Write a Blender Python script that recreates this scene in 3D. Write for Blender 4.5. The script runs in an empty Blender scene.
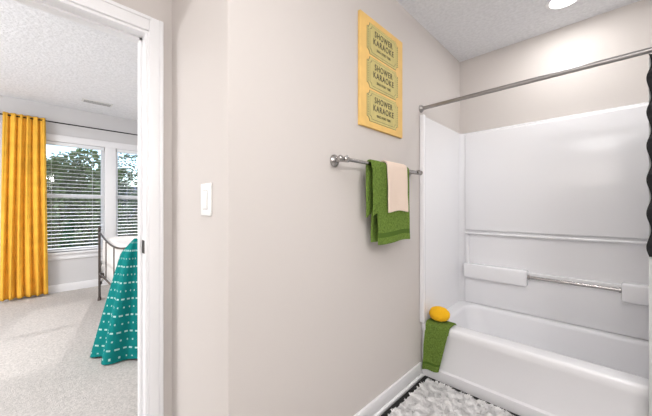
import bpy, bmesh, math, random
from mathutils import Vector, Matrix, noise
random.seed(7)
S = bpy.context.scene
try:
    S.view_settings.view_transform = 'Standard'
    S.view_settings.look = 'None'
except Exception as e:
    print(e)
COL = S.collection

def lin(c):
    return tuple(((v/255)/12.92 if v/255 <= .04045 else ((v/255+.055)/1.055)**2.4) for v in c) + (1,)

def mat(name, rgb, rough=.6, metal=0, bump=0, bscale=200, var=0, vscale=3, coat=0, spec=.5, bdist=.002):
    m = bpy.data.materials.new(name); m.use_nodes = True
    nt = m.node_tree; b = nt.nodes['Principled BSDF']
    b.inputs['Base Color'].default_value = lin(rgb)
    b.inputs['Roughness'].default_value = rough
    b.inputs['Metallic'].default_value = metal
    b.inputs['Coat Weight'].default_value = coat
    b.inputs['Specular IOR Level'].default_value = spec
    tc = nt.nodes.new('ShaderNodeTexCoord')
    if bump:
        n = nt.nodes.new('ShaderNodeTexNoise'); n.inputs['Scale'].default_value = bscale
        n.inputs['Detail'].default_value = 3
        bp = nt.nodes.new('ShaderNodeBump'); bp.inputs['Strength'].default_value = bump
        bp.inputs['Distance'].default_value = bdist
        nt.links.new(tc.outputs['Object'], n.inputs['Vector'])
        nt.links.new(n.outputs['Fac'], bp.inputs['Height'])
        nt.links.new(bp.outputs['Normal'], b.inputs['Normal'])
    if var:
        n = nt.nodes.new('ShaderNodeTexNoise'); n.inputs['Scale'].default_value = vscale
        n.inputs['Detail'].default_value = 4
        r = nt.nodes.new('ShaderNodeValToRGB')
        r.color_ramp.elements[0].position = .3; r.color_ramp.elements[1].position = .7
        lo = lin(tuple(max(0, v*(1-var)) for v in rgb)); hi = lin(tuple(min(255, v*(1+var)) for v in rgb))
        r.color_ramp.elements[0].color = lo; r.color_ramp.elements[1].color = hi
        nt.links.new(tc.outputs['Object'], n.inputs['Vector'])
        nt.links.new(n.outputs['Fac'], r.inputs['Fac'])
        nt.links.new(r.outputs['Color'], b.inputs['Base Color'])
    return m

M = {}
M['wall'] = mat('wall_paint_greige', (209,203,199), .75, bump=.12, bscale=260)
M['wall_bed'] = mat('wall_paint_bedroom', (214,213,214), .8, bump=.12, bscale=260)
M['trim'] = mat('trim_white', (240,240,242), .35)
M['ceil'] = mat('ceiling_texture', (232,233,236), .9, bump=.8, bscale=60, bdist=.008, var=.03, vscale=50)
M['ceilbed'] = mat('ceiling_texture_bedroom', (236,237,240), .9, bump=.8, bscale=45, bdist=.010, var=.03, vscale=40)
M['carpet'] = mat('carpet', (195,190,186), .95, bump=.8, bscale=200, bdist=.008, var=.08, vscale=70, spec=.1)
M['tub'] = mat('acrylic_white', (241,241,244), .22, coat=.15)
M['chrome'] = mat('brushed_nickel', (175,172,170), .25, 1)
M['steel'] = mat('rod_metal', (165,162,160), .32, 1)
M['switch'] = mat('switch_plastic', (243,243,241), .3)
M['dark'] = mat('dark_metal', (38,34,32), .45, .7)
M['iron'] = mat('bed_iron', (92,84,80), .4, .6)
M['green'] = mat('towel_green', (110,135,62), .95, bump=1, bscale=420, bdist=.004, var=.16, vscale=120, spec=.1)
M['greenband'] = mat('towel_green_band', (84,110,46), .9, bump=.4, bscale=500, spec=.1)
M['peach'] = mat('towel_peach', (240,220,204), .95, bump=.8, bscale=420, bdist=.003, spec=.1)
M['yellow'] = mat('sponge_yellow', (250,190,14), .85, bump=1, bscale=130, bdist=.006)
M['curtain'] = mat('curtain_yellow', (240,186,74), .85, bump=.3, bscale=500, var=.05, vscale=8, spec=.1)
M['poster'] = mat('poster_gold', (236,196,118), .6, var=.03, vscale=12)
M['ticket'] = mat('ticket_olive', (204,190,124), .7, var=.03, vscale=30)
M['ink'] = mat('ink', (84,80,60), .8)
M['black'] = mat('black_fabric', (26,26,28), .9, bump=.6, bscale=200)
M['liner'] = mat('shower_curtain_white', (226,228,226), .7, bump=.2, bscale=300)
M['duvet'] = mat('duvet', (230,228,226), .9, bump=.4, bscale=60, var=.02, vscale=5)
M['grass'] = mat('grass', (110,122,82), 1, var=.2, vscale=1.2)
M['bark'] = mat('bark', (80,64,50), .95, bump=.7, bscale=20)
M['leaf'] = mat('leaves', (92,114,72), .8, var=.3, vscale=.8)
M['leaf2'] = mat('leaves_dark', (78,98,70), .8, var=.3, vscale=.8)
M['roof'] = mat('roof_shingle', (98,106,124), .9, var=.15, vscale=6)
M['siding'] = mat('siding', (150,152,156), .8)
M['glassdark'] = mat('house_glass', (50,58,66), .1)
M['slat'] = mat('blind_slat', (240,242,245), .5)
M['vent'] = mat('vent_metal', (225,224,222), .5)
M['ventd'] = mat('vent_slot', (150,150,150), .6)
M['rug'] = mat('rug_pile', (246,245,245), .9, var=.03, vscale=20, spec=.1)

def emis(name, col, st):
    m = bpy.data.materials.new(name); m.use_nodes = True
    b = m.node_tree.nodes['Principled BSDF']
    b.inputs['Base Color'].default_value = col
    b.inputs['Emission Color'].default_value = col
    b.inputs['Emission Strength'].default_value = st
    return m
M['lamp'] = emis('lamp_glow', (1, .98, .96, 1), 6)

g = bpy.data.materials.new('window_glass'); g.use_nodes = True
nt = g.node_tree; nt.nodes.clear()
o = nt.nodes.new('ShaderNodeOutputMaterial'); t = nt.nodes.new('ShaderNodeBsdfTransparent')
gl = nt.nodes.new('ShaderNodeBsdfGlossy'); gl.inputs['Roughness'].default_value = .02
mx = nt.nodes.new('ShaderNodeMixShader'); mx.inputs[0].default_value = .05
nt.links.new(t.outputs[0], mx.inputs[1]); nt.links.new(gl.outputs[0], mx.inputs[2]); nt.links.new(mx.outputs[0], o.inputs[0])
M['glass'] = g

m = mat('floor_vinyl', (200,198,196), .35)
nt = m.node_tree; b = nt.nodes['Principled BSDF']; tc = nt.nodes.new('ShaderNodeTexCoord')
br = nt.nodes.new('ShaderNodeTexBrick'); br.offset = 0; br.inputs['Scale'].default_value = 3.3
br.inputs['Brick Width'].default_value = 1; br.inputs['Row Height'].default_value = 1
br.inputs['Color1'].default_value = lin((196,194,192)); br.inputs['Color2'].default_value = lin((204,202,200))
br.inputs['Mortar'].default_value = lin((150,148,146)); br.inputs['Mortar Size'].default_value = .012
nt.links.new(tc.outputs['Object'], br.inputs['Vector']); nt.links.new(br.outputs['Color'], b.inputs['Base Color'])
M['floor'] = m
def throw_mat():
    m = mat('throw_teal', (14,134,128), .9, bump=.4, bscale=300, spec=.1)
    nt = m.node_tree; b = nt.nodes['Principled BSDF']
    uv = nt.nodes.new('ShaderNodeUVMap'); sp = nt.nodes.new('ShaderNodeSeparateXYZ'); nt.links.new(uv.outputs[0], sp.inputs[0])
    def ma(op, a, bb=None):
        n = nt.nodes.new('ShaderNodeMath'); n.operation = op
        for i, v in enumerate((a, bb)):
            if v is None: continue
            if isinstance(v, (int, float)): n.inputs[i].default_value = v
            else: nt.links.new(v, n.inputs[i])
        return n.outputs[0]
    vr = ma('MULTIPLY', sp.outputs[1], 15.0)
    row = ma('FLOOR', vr); fv = ma('FRACT', vr)
    ur = ma('ADD', ma('MULTIPLY', sp.outputs[0], 34.0), ma('MULTIPLY', row, .5))
    fu = ma('FRACT', ur)
    odd = ma('MODULO', row, 2.0)
    wid = ma('ADD', .22, ma('MULTIPLY', odd, .34))
    mask = ma('MULTIPLY', ma('LESS_THAN', fu, wid), ma('LESS_THAN', ma('ABSOLUTE', ma('SUBTRACT', fv, .5)), .10))
    mix = nt.nodes.new('ShaderNodeMix'); mix.data_type = 'RGBA'
    nt.links.new(mask, mix.inputs[0]); mix.inputs[6].default_value = lin((20,126,124)); mix.inputs[7].default_value = lin((170,210,206))
    nt.links.new(mix.outputs[2], b.inputs['Base Color'])
    return m
M['throw'] = throw_mat()

def finish(name, bm, m, parent=None, smooth=False, ang=35):
    me = bpy.data.meshes.new(name); bm.normal_update(); bm.to_mesh(me); bm.free()
    if smooth:
        for p in me.polygons: p.use_smooth = True
        me.set_sharp_from_angle(angle=math.radians(ang))
    ob = bpy.data.objects.new(name, me); COL.objects.link(ob)
    if m is not None: me.materials.append(m)
    if parent: ob.parent = parent
    return ob
def empty(name):
    e = bpy.data.objects.new(name, None); COL.objects.link(e); e.empty_display_size = .1; return e
def box(name, x0, x1, y0, y1, z0, z1, m, bev=0, parent=None, seg=3):
    bm = bmesh.new(); bmesh.ops.create_cube(bm, size=1)
    for v in bm.verts:
        v.co = Vector(((x0+x1)/2+v.co.x*(x1-x0), (y0+y1)/2+v.co.y*(y1-y0), (z0+z1)/2+v.co.z*(z1-z0)))
    if bev:
        bmesh.ops.bevel(bm, geom=list(bm.edges), offset=bev, segments=seg, profile=.5, affect='EDGES')
    return finish(name, bm, m, parent, bool(bev))
def boxes(name, L, m, parent=None, bev=0):
    bm = bmesh.new()
    for (x0, x1, y0, y1, z0, z1) in L:
        r = bmesh.ops.create_cube(bm, size=1)
        for v in r['verts']:
            v.co = Vector(((x0+x1)/2+v.co.x*(x1-x0), (y0+y1)/2+v.co.y*(y1-y0), (z0+z1)/2+v.co.z*(z1-z0)))
    if bev: bmesh.ops.bevel(bm, geom=list(bm.edges), offset=bev, segments=2, profile=.5, affect='EDGES')
    return finish(name, bm, m, parent, bool(bev))
def tube(name, pts, rad, m, parent=None, seg=16):
    bm = bmesh.new(); pts = [Vector(p) for p in pts]; rings = []
    rad = rad if isinstance(rad, list) else [rad]*len(pts)
    for i, p in enumerate(pts):
        d = (pts[min(i+1, len(pts)-1)]-pts[max(i-1, 0)]).normalized()
        up = Vector((0, 0, 1)) if abs(d.z) < .9 else Vector((1, 0, 0))
        a = d.cross(up).normalized(); b2 = d.cross(a)
        rings.append([bm.verts.new(p+rad[i]*(math.cos(2*math.pi*k/seg)*a+math.sin(2*math.pi*k/seg)*b2)) for k in range(seg)])
    for i in range(len(rings)-1):
        for k in range(seg):
            bm.faces.new((rings[i][k], rings[i][(k+1) % seg], rings[i+1][(k+1) % seg], rings[i+1][k]))
    bm.faces.new(rings[0]); bm.faces.new(rings[-1])
    bmesh.ops.recalc_face_normals(bm, faces=bm.faces)
    return finish(name, bm, m, parent, True, 50)

# ---------------- dimensions
HC = 2.44; HB = 2.56
XC = -.94; YB = 2.63; YC = .473
XD = -1.513; XD2 = -1.63
XW = -5.40
DY0, DY1, DZ = -.45, .378, 1.975
bm = bmesh.new()
prof = [(XC, YC), (XC, 2.75), (XD2, 2.75), (XD2, YC)]
vb = [bm.verts.new((x, y, 0)) for x, y in prof]; vt = [bm.verts.new((x, y, HC+.06)) for x, y in prof]
for i in range(4): bm.faces.new((vb[i], vb[(i+1) % 4], vt[(i+1) % 4], vt[i]))
bm.faces.new(vt); bm.faces.new(vb)
bmesh.ops.recalc_face_normals(bm, faces=bm.faces)
ed = [e for e in bm.edges if abs(e.verts[0].co.z-e.verts[1].co.z) > 1 and abs(e.verts[0].co.x-XC) < .01 and abs(e.verts[0].co.y-YC) < .01]
bmesh.ops.bevel(bm, geom=ed, offset=.006, segments=3, profile=.5, affect='EDGES')
finish('wall_left', bm, M['wall'], None, True)
box('wall_back', XC, 1.3, YB, YB+.12, 0, HC+.06, M['wall'])
box('wall_alcove_right', .585, 1.3, 1.82, YB, 0, HC+.06, M['wall'])
box('wall_right', 1.3, 1.42, -1.7, YB+.12, 0, HC+.06, M['wall'])
box('wall_front', XD2, 1.3, -1.7, -1.58, 0, HC+.06, M['wall'])
boxes('wall_door', [(XD2, XD, -3, DY0, 0, HB), (XD2, XD, DY1, YC, 0, HB), (XD2, XD, DY0, DY1, DZ, HB)], M['wall'])
box('wall_bedroom_side', XD2-.012, XD2, YC, 3.5, 0, HB, M['wall_bed'])
box('floor_bathroom', -1.60, 1.3, -1.58, YB, -.05, 0, M['floor'])
box('ceiling_bathroom', XD, 1.3, -1.58, YB, HC, HC+.06, M['ceil'])
box('floor_bedroom', XW-.12, -1.60, -3, 3.5, -.05, .004, M['carpet'])
box('ceiling_bedroom', XW-.12, XD2, -3, 3.5, HB, HB+.06, M['ceilbed'])
box('wall_bedroom_south', XW-.12, XD2, -3.12, -3, 0, HB, M['wall_bed'])
box('wall_bedroom_north', XW-.12, XD2, 3.5, 3.62, 0, HB, M['wall_bed'])
WZ0, WZ1 = .55, 2.07
W1 = (.03, .755); W2 = (.89, 1.615)
boxes('wall_window', [(XW-.12, XW, -3, W1[0], 0, HB), (XW-.12, XW, W2[1], 3.5, 0, HB),
    (XW-.12, XW, W1[0], W2[1], 0, WZ0), (XW-.12, XW, W1[0], W2[1], WZ1, HB), (XW-.12, XW, W1[1], W2[0], WZ0, WZ1)], M['wall_bed'])

for i, (a, b_) in enumerate((W1, W2)):
    w = empty('window_%d' % (i+1))
    zm = (WZ0+WZ1)/2+.02
    x0, x1 = XW-.10, XW-.05
    f = .035
    boxes('sash', [(x0, x1, a, a+f, WZ0, WZ1), (x0, x1, b_-f, b_, WZ0, WZ1), (x0, x1, a+f, b_-f, WZ0, WZ0+.05),
        (x0, x1, a+f, b_-f, WZ1-f, WZ1), (x0, x1, a+f, b_-f, zm-.02, zm+.02)], M['trim'], w)
    box('pane', XW-.08, XW-.076, a+f, b_-f, WZ0+.05, WZ1-f, M['glass'], 0, w)
    bl = empty('window_blind')
    box('headrail', XW-.045, XW+.005, a+.01, b_-.01, WZ1-.05, WZ1-.004, M['slat'], .004, bl)
    bm = bmesh.new(); z = WZ0+.05; tl = math.radians(6)
    while z < WZ1-.07:
        r = bmesh.ops.create_cube(bm, size=1)
        for v in r['verts']:
            lx = v.co.x*.044; lz = v.co.z*.003
            v.co = Vector((XW-.02+lx*math.cos(tl)+lz*math.sin(tl), (a+b_)/2+v.co.y*(b_-a-.03), z-lx*math.sin(tl)+lz*math.cos(tl)))
        z += .050
    finish('slats', bm, M['slat'], bl)
    box('bottom_rail', XW-.042, XW+.002, a+.015, b_-.015, WZ0+.01, WZ0+.03, M['slat'], .003, bl)
    for q in (.2, .8):
        yy = a+(b_-a)*q
        tube('cord', [(XW+.006, yy, WZ0+.02), (XW+.006, yy, WZ1-.03)], .0012, M['slat'], bl, 6)
c = .08
boxes('trim_window', [(XW, XW+.018, W1[0]-c, W1[0], WZ0, WZ1), (XW, XW+.018, W2[1], W2[1]+c, WZ0, WZ1),
    (XW, XW+.02, W1[0]-c-.01, W2[1]+c+.01, WZ1, WZ1+.09), (XW, XW+.018, W1[1], W2[0], WZ0, WZ1),
    (XW, XW+.05, W1[0]-c-.03, W2[1]+c+.03, WZ0-.025, WZ0), (XW, XW+.016, W1[0]-c, W2[1]+c, WZ0-.10, WZ0-.025)], M['trim'], None, .003)
def base(name, x0, x1, y0, y1, h=.095):
    e = empty(name)
    box('board', x0, x1, y0, y1, 0.004, h, M['trim'], .004, e)
    return e
base('baseboard_left', XC, XC+.014, YC, 1.885)
base('baseboard_switch', XD+.0, XC, YC-.014, YC)
base('baseboard_window', XW, XW+.014, -3, 3.5, .11)
base('baseboard_north', XW, XD2, 3.486, 3.5, .11)
base('baseboard_front', XD, 1.3, -1.58, -1.566)
base('baseboard_right', 1.286, 1.3, -1.56, 1.8)
tube('trim_shoe', [(XC+.014, YC, .008), (XC+.014, 1.885, .008)], .012, M['trim'], None, 12)

e = empty('door_frame')
J = .018
boxes('jamb', [(XD2-.004, XD+.004, DY1-J, DY1, 0, DZ), (XD2-.004, XD+.004, DY0, DY0+J, 0, DZ), (XD2-.004, XD+.004, DY0+J, DY1-J, DZ-J, DZ)], M['trim'], e)
boxes('stop', [(XD2+.03, XD2+.065, DY1-J-.011, DY1-J, 0, DZ-J), (XD2+.03, XD2+.065, DY0+J, DY0+J+.011, 0, DZ-J), (XD2+.03, XD2+.065, DY0+J, DY1-J, DZ-J-.011, DZ-J)], M['trim'], e)
cw = .060
for nm, xa, xb, xs in (('casing', XD, XD+.016, XD+.021), ('casing_bedroom', XD2-.016, XD2, XD2-.021)):
    boxes(nm, [(xa, xb, DY1-.006, DY1+cw-.006, 0, DZ+cw), (xa, xb, DY0-cw, DY0+.006, 0, DZ+cw), (xa, xb, DY0+.006, DY1-.006, DZ-.006, DZ+cw)], M['trim'], e, .003)
    lo, hi = min(xb if xs > xb else xa, xs), max(xb if xs > xb else xa, xs)
    boxes(nm+'_bead', [(lo, hi, DY1+cw-.024, DY1+cw-.008, 0, DZ+cw-.002), (lo, hi, DY0-cw+.002, DY0-cw+.018, 0, DZ+cw-.002), (lo, hi, DY0, DY1, DZ+cw-.018, DZ+cw-.002)], M['trim'], e, .002)
box('strike_plate', XD-.05, XD-.012, DY1-J-.0015, DY1-J+.001, .95, 1.01, M['dark'], 0, e)

e = empty('light_switch')
box('plate', -1.160, -1.066, YC-.006, YC, 1.13, 1.255, M['switch'], .003, e)
M['sgap'] = mat('switch_shadow', (196,196,194), .5)
box('rocker', -1.131, -1.097, YC-.010, YC-.005, 1.157, 1.225, M['switch'], .002, e)
box('rocker_gap', -1.134, -1.094, YC-.0066, YC-.005, 1.154, 1.228, M['sgap'], 0, e)

# ---------------- tub
TX0, TX1, TY0, TY1, TZ = XC+.002, .583, 1.90, 2.618, .37
def rr(x0, x1, y0, y1, r, z, n=8):
    out = []
    for cx, cy, a0 in ((x1-r, y1-r, 0), (x0+r, y1-r, 90), (x0+r, y0+r, 180), (x1-r, y0+r, 270)):
        for k in range(n+1):
            a = math.radians(a0+90*k/n); out.append((cx+r*math.cos(a), cy+r*math.sin(a), z))
    return out
loops = []
loops.append(rr(TX0, TX1, TY0, TY1, .004, 0))
loops.append(rr(TX0, TX1, TY0, TY1, .004, .07))
loops.append(rr(TX0, TX1, TY0+.012, TY1, .004, .08))
loops.append(rr(TX0, TX1, TY0+.012, TY1, .004, .30))
loops.append(rr(TX0, TX1, TY0+.002, TY1, .004, .315))
for k in range(5):
    a = math.radians(90*k/4); q = .018*(1-math.cos(a))
    loops.append(rr(TX0, TX1, TY0+q, TY1, .004, TZ-.018+.018*math.sin(a)))
IX0, IX1, IY0, IY1 = TX0+.09, TX1-.10, TY0+.095, TY1-.085
for k in range(5):
    a = math.radians(90*k/4); q = .022*math.sin(a)
    loops.append(rr(IX0+q, IX1-q, IY0+q, IY1-q, .10, TZ-.022*(1-math.cos(a))))
for f_, z in ((.012, .25), (.025, .16), (.045, .10), (.08, .075), (.14, .065)):
    loops.append(rr(IX0+.022+f_*2.2, IX1-.022-f_, IY0+.022+f_, IY1-.022-f_, .11, z))
bm = bmesh.new(); R = [[bm.verts.new(p) for p in L] for L in loops]
for i in range(len(R)-1):
    n = len(R[i])
    for k in range(n): bm.faces.new((R[i][k], R[i][(k+1) % n], R[i+1][(k+1) % n], R[i+1][k]))
bm.faces.new(R[-1]); bmesh.ops.recalc_face_normals(bm, faces=bm.faces)
tub = empty('bathtub')
finish('tub_shell', bm, M['tub'], tub, True, 40)
tube('drain', [(.33, 2.26, .066), (.33, 2.26, .072)], .03, M['chrome'], tub, 24)

sur = empty('shower_surround')
inn = []
xi0, xi1, yi = XC+.026, .560, 2.585; rc = .055; SY = 1.885
inn.append((xi0, SY))
for k in range(9):
    a = math.radians(180-90*k/8); inn.append((xi0+rc+rc*math.cos(a), yi-rc+rc*math.sin(a)))
for k in range(9):
    a = math.radians(90-90*k/8); inn.append((xi1-rc+rc*math.cos(a), yi-rc+rc*math.sin(a)))
inn.append((xi1, SY))
outp = [(XC+.001, SY)]+[(XC+.001, YB-.001)]*9+[(.584, YB-.001)]*9+[(.584, SY)]
bm = bmesh.new(); z0, z1 = TZ+.001, 1.80
a1 = [bm.verts.new((x, y, z0)) for x, y in inn]
a2 = [bm.verts.new((x, y, z1-.008)) for x, y in inn]
a3 = [bm.verts.new((x+(o[0]-x)*.3, y+(o[1]-y)*.3, z1)) for (x, y), o in zip(inn, outp)]
a4 = [bm.verts.new((o[0], o[1], z1)) for o in outp]
a5 = [bm.verts.new((o[0], o[1], z0)) for o in outp]
for L1, L2 in ((a1, a2), (a2, a3), (a3, a4), (a4, a5)):
    for k in range(len(L1)-1): bm.faces.new((L1[k], L1[k+1], L2[k+1], L2[k]))
for k in (0, -1): bm.faces.new((a1[k], a2[k], a3[k], a4[k], a5[k]))
bmesh.ops.remove_doubles(bm, verts=bm.verts, dist=1e-5)
bmesh.ops.recalc_face_normals(bm, faces=bm.faces)
finish('panel_shell', bm, M['tub'], sur, True, 50)
box('side_flange', XC+.001, XC+.034, SY-.012, SY+.022, TZ+.002, 1.803, M['tub'], .006, sur)
box('panel_upper', -.872, .515, yi-.024, yi+.01, .975, 1.775, M['tub'], .009, sur)
box('ledge', -.872, .515, yi-.042, yi+.01, .942, .960, M['tub'], .008, sur, 4)
box('recess_side', -.872, -.845, yi-.030, yi+.01, .69, .95, M['tub'], .010, sur, 4)
box('recess_side_right', .490, .515, yi-.030, yi+.01, .69, .95, M['tub'], .010, sur, 4)
box('shelf_block', -.872, -.430, yi-.070, yi+.01, .585, .70, M['tub'], .014, sur, 4)
box('shelf_block_right', .05, .515, yi-.070, yi+.01, .585, .70, M['tub'], .014, sur, 4)
box('panel_mid', -.872, .515, yi-.022, yi+.01, TZ+.002, .684, M['tub'], .006, sur)
gb = empty('grab_bar')
tube('bar', [(-.429, yi-.050, .655), (.049, yi-.050, .655)], .011, M['chrome'], gb)
for x in (-.424, .044):
    tube('collar', [(x-.005, yi-.050, .655), (x+.005, yi-.050, .655)], .017, M['chrome'], gb)

rd = empty('shower_curtain_rod')
RY, RZ = 1.895, 1.850
tube('rod', [(XC+.004, RY, RZ), (.583, RY, RZ)], .0125, M['steel'], rd)
tube('flange', [(XC+.0005, RY, RZ), (XC+.008, RY, RZ), (XC+.02, RY, RZ)], [.028, .026, .016], M['steel'], rd, 24)
tube('flange_right', [(.5845, RY, RZ), (.577, RY, RZ), (.565, RY, RZ)], [.028, .026, .016], M['steel'], rd, 24)
sc = empty('shower_curtain')
bm = bmesh.new(); nu, nv = 120, 30
G = []
for j in range(nv+1):
    z = 1.81-(1.81-.09)*j/nv; row = []
    for i in range(nu+1):
        u = i/nu; x = .119+.43*u
        y = 1.858+.026*math.sin(u*2*math.pi*8+.3*math.sin(j*.2))
        row.append(bm.verts.new((x, y, z)))
    G.append(row)
for j in range(nv):
    for i in range(nu): bm.faces.new((G[j][i], G[j][i+1], G[j+1][i+1], G[j+1][i]))
finish('curtain_cloth', bm, M['liner'], sc, True, 80)
bm = bmesh.new(); G = []
for j in range(201):
    z = 1.82-(1.82-.95)*j/200; row = []
    for i in range(9):
        u = i/8
        x = .118+.008*math.sin(j*.19)+.035*u; y = 1.850+.018*math.sin(j*.19+u*2.2)*(1-u*.5)
        row.append(bm.verts.new((x, y, z)))
    G.append(row)
for j in range(200):
    for i in range(8): bm.faces.new((G[j][i], G[j][i+1], G[j+1][i+1], G[j+1][i]))
finish('ruffle_trim', bm, M['black'], sc, True, 80)
for k in range(7):
    x = .15+.06*k
    tube('ring', [(x, RY+.021*math.cos(a), RZ-.012+.030*math.sin(a)) for a in [2*math.pi*q/16 for q in range(17)]], .0022, M['steel'], sc, 6)

# ---------------- towel bar
tb = empty('towel_bar')
bx, bz = XC+.072, 1.385
tube('bar', [(bx, .985, bz), (bx, 1.735, bz)], .0085, M['chrome'], tb)
for y in (1.01, 1.71):
    tube('rosette', [(XC+.0005, y, bz), (XC+.006, y, bz), (XC+.012, y, bz), (XC+.018, y, bz)], [.030, .030, .024, .013], M['chrome'], tb, 28)
    tube('post', [(XC+.015, y, bz), (XC+.035, y, bz), (XC+.055, y, bz), (bx+.012, y, bz), (bx+.018, y, bz)], [.011, .008, .012, .0165, .008], M['chrome'], tb, 20)
for y, s in ((.985, -1), (1.735, 1)):
    tube('finial', [(bx, y, bz), (bx, y+s*.006, bz), (bx, y+s*.014, bz), (bx, y+s*.022, bz), (bx, y+s*.026, bz)], [.009, .014, .015, .010, .003], M['chrome'], tb, 20)

def resample(pts, n):
    P = [Vector(p) for p in pts]; L = [0]
    for i in range(1, len(P)): L.append(L[-1]+(P[i]-P[i-1]).length)
    out = []
    for k in range(n+1):
        s = L[-1]*k/n; i = 1
        while i < len(P)-1 and L[i] < s: i += 1
        t = (s-L[i-1])/max(1e-9, L[i]-L[i-1]); out.append((P[i-1].lerp(P[i], t), s))
    return out, L[-1]
def drape(name, path, axis, a0, a1, m, parent=None, th=.008, wamp=.004, wk=25, skew=0, slope=0, bands=None, top=None, nu=40, nv=70, seed=0, taper=0):
    rs, LT = resample(path, nv); bm = bmesh.new(); G = []
    top = top if top is not None else max(p.y for p, s in rs)
    for (p, s) in rs:
        row = []; drop = max(0, top-p.y)
        for i in range(nu+1):
            u = i/nu; a = a0+(a1-a0)*u*(1-taper*drop)
            a += skew*drop*(1 if s < LT/2 else .0) + .004*noise.noise(Vector((s*9, seed, u*2)))
            wv = wamp*math.sin(wk*a+seed+2.5*drop)*min(1, drop*6)
            wv += .004*noise.noise(Vector((a*14, p.y*10, seed)))*min(1, drop*6)
            zz = p.y - (slope*(u-.5)+.006*math.sin(u*5+seed))*min(1, drop*4)
            row.append(bm.verts.new((p.x+wv, a, zz) if axis == 'y' else (a, p.x+wv, zz)))
        G.append(row)
    for j in range(nv):
        for i in range(nu):
            f_ = bm.faces.new((G[j][i], G[j][i+1], G[j+1][i+1], G[j+1][i])); 
            if bands:
                s = (rs[j][1]+rs[j+1][1])/2
                for lo, hi in bands:
                    if lo < s < hi: f_.material_index = 1
    bmesh.ops.recalc_face_normals(bm, faces=bm.faces)
    ob = finish(name, bm, m, parent, True, 80)
    if bands: ob.data.materials.append(M['greenband'])
    md = ob.modifiers.new('th', 'SOLIDIFY'); md.thickness = th; md.offset = 0
    md2 = ob.modifiers.new('bv', 'BEVEL'); md2.width = th*.35; md2.segments = 2; md2.limit_method = 'ANGLE'
    return ob
def over(cx, cz, r, Lf, Lb):
    pts = [(cx+r+.004, cz-Lf), (cx+r, cz)]
    for k in range(1, 8):
        a = math.pi*k/8; pts.append((cx+r*math.cos(a), cz+r*math.sin(a)))
    pts += [(cx-r, cz), (cx-r-.003, cz-Lb)]
    return pts
gt = empty('hand_towel')
drape('front_fold', over(bx, bz, .016, .412, .40), 'y', 1.245, 1.568, M['green'], gt, .010, .004, 22, skew=.02, bands=[(.040, .060)], seed=1)
drape('back_fold', over(bx, bz, .0165, .02, .25), 'y', 1.19, 1.30, M['green'], gt, .008, .006, 40, slope=-.05, seed=3)
drape('left_flap', over(bx, bz, .018, .245, .02), 'y', 1.200, 1.268, M['green'], gt, .008, .004, 40, slope=-.05, seed=5)
wc = empty('wash_cloth')
drape('cloth', over(bx, bz, .028, .245, .20), 'y', 1.315, 1.52, M['peach'], wc, .008, .003, 28, skew=.01, seed=2)

tt = empty('bath_towel')
yo = TY0-.010; zt = TZ+.010
path = [(yo-.004, .06), (yo-.002, .2), (yo, zt-.02), (yo+.006, zt-.004), (yo+.02, zt+.002), (TY0+.09, zt+.002), (IY0+.015, zt-.01), (IY0+.032, zt-.04), (IY0+.036, .27)]
drape('towel_cloth', path, 'x', XC+.038, XC+.200, M['green'], tt, .010, .004, 40, skew=-.07, slope=-.03, bands=[(.04, .055)], seed=4, top=zt, taper=.9)

bm = bmesh.new(); bmesh.ops.create_uvsphere(bm, u_segments=48, v_segments=28, radius=1)
for v in bm.verts:
    x, y, z = v.co
    f_ = 1+.05*noise.noise(v.co*2.2)+.03*noise.noise(v.co*7)
    sg = lambda q, e_: math.copysign(abs(q)**e_, q)
    zz = sg(z, .8)
    if z < 0: zz *= .72
    groove = 1-.10*math.exp(-((z+.25)/.10)**2)
    v.co = Vector((x*.068*f_*groove, y*.058*f_*groove, zz*.055*f_))
sp = finish('bath_sponge', bm, M['yellow'], None, True, 80)
sp.location = (XC+.106, TY0+.055, zt+.048)

# ---------------- poster
po = empty('ticket_wall_art')
PY0, PY1, PZ0, PZ1 = 1.19, 1.618, 1.595, 2.192
box('board', XC+.0005, XC+.018, PY0, PY1, PZ0, PZ1, M['poster'], .003, po)
def ticket(nm, cy, cz, w, h, r, x0, x1, m, n=8):
    pts = []
    for sx, sz in ((1, 1), (-1, 1), (-1, -1), (1, -1)):
        cx_, cz_ = cy+sx*w/2, cz+sz*h/2
        for k in range(n+1):
            if (sx, sz) == (1, 1): a = 270-90*k/n
            elif (sx, sz) == (-1, 1): a = 360-90*k/n
            elif (sx, sz) == (-1, -1): a = 90-90*k/n
            else: a = 180-90*k/n
            pts.append((cx_+r*math.cos(math.radians(a)), cz_+r*math.sin(math.radians(a))))
    bm = bmesh.new()
    A = [bm.verts.new((x0, p[0], p[1])) for p in pts]; B = [bm.verts.new((x1, p[0], p[1])) for p in pts]
    bm.faces.new(A); bm.faces.new(B)
    for k in range(len(A)): bm.faces.new((A[k], A[(k+1) % len(A)], B[(k+1) % len(A)], B[k]))
    bmesh.ops.recalc_face_normals(bm, faces=bm.faces)
    bmesh.ops.triangulate(bm, faces=[f_ for f_ in bm.faces if len(f_.verts) > 4])
    return finish(nm, bm, m, po)
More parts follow.
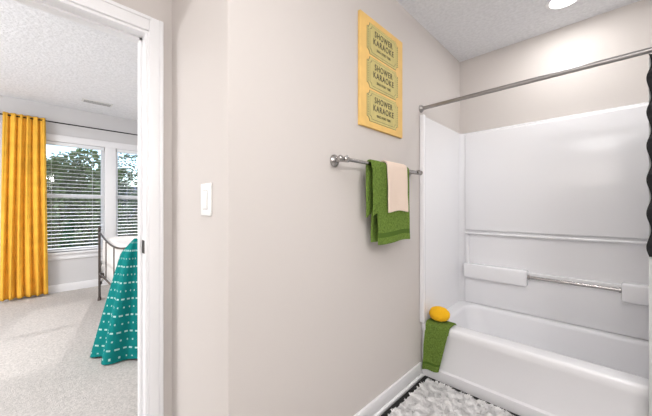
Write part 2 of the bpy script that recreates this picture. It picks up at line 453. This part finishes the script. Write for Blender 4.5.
def text(nm, s, size, cy, cz, x, width=None):
    cu = bpy.data.curves.new(nm, 'FONT'); cu.body = s; cu.size = size; cu.align_x = 'CENTER'; cu.align_y = 'CENTER'
    cu.offset = size*.016; cu.extrude = .0004; cu.space_character = 1.2
    ob = bpy.data.objects.new(nm+'_c', cu); COL.objects.link(ob)
    bpy.context.view_layer.update()
    me = bpy.data.meshes.new_from_object(ob.evaluated_get(bpy.context.evaluated_depsgraph_get()))
    bpy.data.objects.remove(ob)
    o2 = bpy.data.objects.new(nm, me); COL.objects.link(o2); me.materials.clear(); me.materials.append(M['ink'])
    o2.location = (x, cy, cz); o2.rotation_euler = (math.pi/2, 0, math.pi/2); o2.parent = po
    if width:
        w = max(v.co.x for v in me.vertices)-min(v.co.x for v in me.vertices); o2.scale = (width/w, 1, 1)
    return o2
cyp = (PY0+PY1)/2
for k in range(3):
    cz = 1.8935+(1-k)*.181
    ticket('ticket_outline', cyp, cz, .315, .168, .024, XC+.018, XC+.0188, M['ink'])
    ticket('ticket_face', cyp, cz, .312, .165, .0245, XC+.0185, XC+.0196, M['ticket'])
    ticket('inner_line', cyp, cz, .266, .142, .018, XC+.0195, XC+.0199, M['ink'])
    ticket('inner_face', cyp, cz, .263, .139, .0185, XC+.0198, XC+.0204, M['ticket'])
    text('word_shower', 'SHOWER', .046, cyp, cz+.038, XC+.0212, .180)
    text('word_karaoke', 'KARAOKE', .046, cyp, cz-.006, XC+.0212, .205)
    text('word_small', 'SING EVERY TIME', .020, cyp, cz-.045, XC+.0212, .14)
    for s_ in (-1, 1):
        boxes('perforation', [(XC+.0196, XC+.0202, cyp+s_*.147-.0025, cyp+s_*.147+.0025, cz-.052+.013*q, cz-.047+.013*q) for q in range(9)], M['ink'], po)

# ---------------- bath mat with shag fibres and dark border
rug = empty('bath_mat')
rx0, rx1, ry0, ry1 = XC+.034, .02, 1.20, 1.890
bd = .036
box('mat_base', rx0, rx1, ry0, ry1, .001, .012, M['black'], .003, rug)
bm = bmesh.new(); rnd = random.Random(5)
for _ in range(36000):
    x = rnd.uniform(rx0+bd, rx1-bd); y = rnd.uniform(ry0+bd, ry1-bd)
    cl = noise.noise(Vector((x*30, y*30, 0)))*1.4
    a = cl*3.1+rnd.uniform(-.9, .9); ln = rnd.uniform(.010, .018); h = rnd.uniform(.010, .017)
    d = Vector((math.cos(a), math.sin(a), 0)); p = Vector((-d.y, d.x, 0))*.0028
    b0 = Vector((x, y, .012)); m1 = b0+d*ln*.45+Vector((0, 0, h*.85)); tp = b0+d*ln+Vector((0, 0, h))
    v = [bm.verts.new(b0-p), bm.verts.new(b0+p), bm.verts.new(m1+p), bm.verts.new(m1-p), bm.verts.new(tp)]
    bm.faces.new((v[0], v[1], v[2], v[3])); bm.faces.new((v[3], v[2], v[4]))
finish('shag_pile', bm, M['rug'], rug)
box('pile_backing', rx0+bd, rx1-bd, ry0+bd, ry1-bd, .009, .016, M['rug'], .002, rug)

# ---------------- light fixtures and added fill lamps
rl = empty('recessed_downlight')
lx, ly = -.199, 2.285
tube('trim_ring', [(lx, ly, HC), (lx, ly, HC-.006), (lx, ly, HC-.0065)], [.092, .089, .074], M['trim'], rl, 48)
tube('lens', [(lx, ly, HC-.0062), (lx, ly, HC-.009)], [.074, .070], M['lamp'], rl, 48)
vt = empty('ceiling_vent')
box('vent_plate', -4.90, -4.78, .44, .76, HB-.012, HB, M['vent'], .003, vt)
boxes('vent_louvers', [(-4.89+.022*k, -4.882+.022*k, .46, .74, HB-.014, HB-.011) for k in range(5)], M['ventd'], vt)

def area(name, loc, rot, sx, sy, power, col=(1, 1, 1)):
    l = bpy.data.lights.new(name, 'AREA'); l.shape = 'RECTANGLE'; l.size = sx; l.size_y = sy; l.energy = power; l.color = col
    o_ = bpy.data.objects.new(name, l); COL.objects.link(o_); o_.location = loc; o_.rotation_euler = rot; return o_
def point(name, loc, power, rad, col):
    l = bpy.data.lights.new(name, 'POINT'); l.energy = power; l.shadow_soft_size = rad; l.color = col
    o_ = bpy.data.objects.new(name, l); COL.objects.link(o_); o_.location = loc; return o_
CW = (1, .99, .98)
area('downlight_lamp', (lx, ly, HC-.012), (0, 0, 0), .14, .14, 4.2, CW)
area('bathroom_ceiling_fill', (.15, -.2, HC-.03), (0, 0, 0), .9, .9, 21, CW)  # unseen panel under the ceiling, added to fill the bathroom
area('bathroom_rear_fill', (-.3, -1.5, 1.75), (math.pi/2, 0, math.pi), 1.6, .7, 18, CW)  # added area fill behind the camera, brightens the switch wall and tub
vl = empty('fill_globes')  # unseen globe fixture, made up to lift the bathroom ceiling and walls
box('backplate', 1.27, 1.299, .1, .8, 2.0, 2.1, M['chrome'], .006, vl)
for k in range(3):
    y = .2+.25*k
    tube('arm', [(1.275, y, 2.05), (1.19, y, 2.05)], .01, M['chrome'], vl, 10)
    bm = bmesh.new(); bmesh.ops.create_uvsphere(bm, u_segments=24, v_segments=12, radius=.055)
    gobj = finish('globe', bm, M['lamp'], vl, True, 80); gobj.location = (1.14, y, 2.05)
    point('globe_fill', (1.02, y, 2.05), 10, .10, CW)  # added point fill in front of each globe
area('bedroom_ceiling_fill', (-3.4, -1.7, HB-.03), (0, 0, 0), 1.2, 1.2, 50, (1, 1, 1))  # added fill out of view, brightens the bedroom
area('bedroom_ceiling_fill.001', (-3.2, 2.6, HB-.03), (0, 0, 0), 1.0, 1.0, 32, (1, 1, 1))  # second added bedroom fill, also out of view
point('bedroom_point_fill', (-3.0, -1.9, 1.5), 80, .2, (1, 1, 1))  # bare unseen point light, added to lighten the bedroom

def curtain(name, y0, y1):
    cu = empty(name)
    bm = bmesh.new(); nu, nv = 140, 50; G = []
    for j in range(nv+1):
        t_ = j/nv; z = 2.335-(2.335-.03)*t_; row = []
        for i in range(nu+1):
            u = i/nu
            amp = .022+.016*t_
            ph = u*2*math.pi*5.5
            y = y0+(y1-y0)*(u+.02*math.sin(3*t_+u*6)*u*(1-u)*4)
            y += (u-.5)*.05*t_
            x = XW+.115+amp*math.sin(ph+.5*math.sin(t_*3))+.008*math.sin(ph*2.3+t_*4)
            row.append(bm.verts.new((x, y, z)))
        G.append(row)
    for j in range(nv):
        for i in range(nu): bm.faces.new((G[j][i], G[j][i+1], G[j+1][i+1], G[j+1][i]))
    ob = finish('curtain_cloth', bm, M['curtain'], cu, True, 80)
    md = ob.modifiers.new('s', 'SOLIDIFY'); md.thickness = .003
    return cu
curtain('window_curtain', -.257, .115)
curtain('window_curtain', 1.66, 2.03)
cr = empty('curtain_rod')
rz = 2.305
tube('rod', [(XW+.115, -.34, rz), (XW+.115, 2.12, rz)], .008, M['dark'], cr, 12)
for y in (-.30, 2.09):
    tube('bracket', [(XW+.001, y, rz), (XW+.115, y, rz)], .006, M['dark'], cr, 8)
    s_ = -1 if y < 0 else 1
    tube('finial', [(XW+.115, y+s_*.03, rz), (XW+.115, y+s_*.05, rz), (XW+.115, y+s_*.07, rz), (XW+.115, y+s_*.08, rz)], [.008, .02, .018, .004], M['dark'], cr, 12)

# ---------------- bed
bed = empty('bed')
BX0, BX1, BY0, BY1 = -4.56, -2.72, .585, 2.65
def post(x, y, h):
    tube('post', [(x, y, .005), (x, y, .03), (x, y, .05), (x, y, h-.04), (x, y, h-.03), (x, y, h-.02), (x, y, h), (x, y, h+.015)],
         [.02, .02, .013, .013, .02, .013, .019, .006], M['iron'], bed, 14)
post(BX0, BY0, .92); post(BX1, BY0, .87)
for x in (BX0, BX1): post(x, BY1, 1.30)
def railarc(y, z0, rise, rad=.012):
    tube('rail', [(BX0+(BX1-BX0)*k/24, y, z0+rise*math.sin(math.pi*k/24)) for k in range(25)], rad, M['iron'], bed, 12)
railarc(BY0, .86, -.10, .009); railarc(BY0, .34, 0, .010)
railarc(BY1, 1.2, .14, .012); railarc(BY1, .40, 0)
for k in (3, 6, 9):
    x = BX0+(BX1-BX0)*k/12
    tube('spindle', [(x, BY0, .34), (x, BY0, .86-.10*math.sin(math.pi*k/12))], .006, M['iron'], bed, 8)
    tube('spindle', [(x, BY1, .40), (x, BY1, 1.2+.14*math.sin(math.pi*k/12))], .006, M['iron'], bed, 8)
for x in (BX0, BX1):
    box('side_rail', x-.010, x+.010, BY0, BY1, .28, .34, M['iron'], .003, bed)
box('box_spring', BX0+.03, BX1-.03, BY0+.04, BY1-.03, .30, .50, M['duvet'], .02, bed)
box('mattress', BX0+.03, BX1-.03, BY0+.04, BY1-.03, .50, .72, M['duvet'], .05, bed)
bm = bmesh.new(); G = []; nx, ny = 70, 60
for j in range(ny+1):
    row = []
    for i in range(nx+1):
        u = -1+2*i/nx; v_ = j/ny
        w = (BX1-BX0)/2-.02; cx_ = (BX0+BX1)/2
        s_ = abs(u)*1.28; sgn = 1 if u >= 0 else -1
        if s_ < .97: x = sgn*s_*w; z = .79
        else:
            x = sgn*(w*.97+min(.05, (s_-.97)*.4)); z = .79-(s_-.97)*w*1.05
        tv = v_*1.10
        if tv < .12:
            y = BY0+.03; z = z-(.12-tv)*2.6
        else: y = BY0+.03+(BY1-BY0-.6)*(tv-.12)
        z += .022*noise.noise(Vector((x*3, y*3, 1)))
        x += .015*noise.noise(Vector((x, y*6, z*3)))*(s_ > .97)*sgn
        row.append(bm.verts.new((cx_+x, y, max(z, .2))))
    G.append(row)
for j in range(ny):
    for i in range(nx): bm.faces.new((G[j][i], G[j][i+1], G[j+1][i+1], G[j+1][i]))
d = finish('duvet', bm, M['duvet'], bed, True, 80); md = d.modifiers.new('s', 'SOLIDIFY'); md.thickness = .02
for k in range(2):
    bm = bmesh.new(); bmesh.ops.create_uvsphere(bm, u_segments=32, v_segments=16, radius=1)
    for v in bm.verts:
        sg = lambda q, e_: math.copysign(abs(q)**e_, q)
        v.co = Vector((sg(v.co.x, .6)*.36, sg(v.co.y, .6)*.24, v.co.z*.09))
    p_ = finish('pillow', bm, M['duvet'], bed, True, 80); p_.location = (BX0+.47+.9*k, BY1-.34, .88); p_.rotation_euler = (.35, 0, 0)

bm = bmesh.new(); nu, nv = 160, 60; G = []
uvl = bm.loops.layers.uv.new('UVMap')
ax, ay, az = BX1, BY0-.005, .915
for j in range(nv+1):
    t_ = j/nv; row = []
    z = az-(az-.015)*t_
    for i in range(nu+1):
        u = i/nu; th = 2*math.pi*u
        rad = .010+.050*min(1, t_*8)+.170*t_**.85
        fold = 1+(.07+.09*t_)*math.sin(th*7+1.2*t_)+.05*math.sin(th*3+1)
        rad *= fold
        # wide along the camera-independent diagonal of the bed corner
        a_, b2 = rad*math.cos(th)*1.10, rad*math.sin(th)*.80
        x = ax-.035*t_+(a_*.71-b2*.71); y = ay-.025*t_+(a_*.70+b2*.71)
        zz = z+(.012*math.sin(th*5) if t_ > .97 else 0)
        row.append(bm.verts.new((x, y, max(.012, zz))))
    G.append(row)
for j in range(nv):
    for i in range(nu):
        f_ = bm.faces.new((G[j][i], G[j][i+1], G[j+1][i+1], G[j+1][i]))
        for lp, (uu, vv) in zip(f_.loops, ((i, j), (i+1, j), (i+1, j+1), (i, j+1))):
            lp[uvl].uv = (uu/nu, vv/nv)
bm.faces.new(G[0])
th_ = finish('throw_blanket', bm, M['throw'], None, True, 80)

# ---------------- outside
box('ground_outside', -80, -6, -50, 50, -3.1, -3.0, M['grass'])
def tree_mesh(nm, m, n, rx, rz, hz, sd):
    rnd = random.Random(sd); bm = bmesh.new()
    r = bmesh.ops.create_cone(bm, cap_ends=True, segments=10, radius1=.2, radius2=.08, depth=hz)
    for v in r['verts']: v.co.z += hz/2
    for f_ in bm.faces: f_.material_index = 1
    cl = [(Vector((rnd.gauss(0, .45)*rx, rnd.gauss(0, .45)*rx, hz+rnd.uniform(-.8, .8)*rz)), rnd.uniform(.5, 1.0)) for _ in range(26)]
    for _ in range(n):
        c_, s_ = rnd.choice(cl)
        dv = Vector((rnd.gauss(0, 1), rnd.gauss(0, 1), rnd.gauss(0, 1))).normalized()*s_*rx*.45*rnd.uniform(.7, 1)
        p = c_+dv
        a = Vector((rnd.gauss(0, 1), rnd.gauss(0, 1), rnd.gauss(0, 1))).normalized(); b2 = a.orthogonal().normalized()
        q = rnd.uniform(.06, .12)
        vs = [bm.verts.new(p+a*q), bm.verts.new(p+b2*q*.6), bm.verts.new(p-a*q), bm.verts.new(p-b2*q*.6)]
        bm.faces.new(vs)
    me = bpy.data.meshes.new(nm); bm.to_mesh(me); bm.free(); me.materials.append(m); me.materials.append(M['bark'])
    return me
tmA = tree_mesh('tree_a', M['leaf'], 9000, 2.2, 2.0, 5.0, 3)
tmB = tree_mesh('tree_b', M['leaf2'], 9000, 2.6, 2.4, 4.4, 9)
for k, (x, y, s_, mm) in enumerate([(-14, .7, .88, tmA), (-17, 4.9, .90, tmB), (-20, 2.6, .95, tmB), (-18, -3, 1.0, tmA), (-21, 7, 1.1, tmA),
        (-13, -5.5, .9, tmB), (-24, 0, 1.05, tmB), (-16, 9.5, 1.0, tmB), (-12, 3.0, .55, tmB), (-12.5, -1.6, .55, tmA)]):
    o_ = bpy.data.objects.new('tree', mm); COL.objects.link(o_); o_.location = (x, y, -3.0); o_.scale = (s_, s_, s_); o_.rotation_euler = (0, 0, k*1.3)
hs = empty('neighbour_house')
box('house_body', -33, -26, -7, 6, -3, .6, M['siding'], 0, hs)
bm = bmesh.new()
R_ = [(-33.4, .5), (-25.6, .5), (-29.5, 3.0)]
A = [bm.verts.new((x, -7.4, z)) for x, z in R_]; B = [bm.verts.new((x, 6.4, z)) for x, z in R_]
bm.faces.new(A); bm.faces.new(B)
for k in range(3): bm.faces.new((A[k], A[(k+1) % 3], B[(k+1) % 3], B[k]))
bmesh.ops.recalc_face_normals(bm, faces=bm.faces)
finish('house_roof', bm, M['roof'], hs)
boxes('house_windows', [(-26.02, -25.95, y, y+1, -1.4, -.2) for y in (-5.5, -2.5, .8, 3.8)], M['glassdark'], hs)

w = bpy.data.worlds.new('World'); S.world = w; w.use_nodes = True
nt = w.node_tree; bg = nt.nodes['Background']
sk = nt.nodes.new('ShaderNodeTexSky'); sk.sky_type = 'NISHITA'; sk.sun_disc = False
sk.sun_elevation = math.radians(38); sk.sun_rotation = math.radians(120)
nt.links.new(sk.outputs[0], bg.inputs[0]); bg.inputs[1].default_value = .36
sl = bpy.data.lights.new('sun', 'SUN'); sl.energy = 3.2; sl.angle = math.radians(1.0); sl.color = (1, .97, .94)
so = bpy.data.objects.new('sun', sl); COL.objects.link(so)
dirv = Vector((math.cos(math.radians(38)), -.18, -math.sin(math.radians(38))))
so.rotation_euler = dirv.to_track_quat('-Z', 'Y').to_euler(); so.location = (-12, 2, 12)

cam = bpy.data.cameras.new('camera'); co = bpy.data.objects.new('camera', cam); COL.objects.link(co)
cam.sensor_width = 36; cam.lens = 288.5/652*36; cam.clip_start = .02
co.location = (0, 0, 1.16); co.rotation_euler = (math.radians(90), 0, math.radians(44.55))
S.camera = co
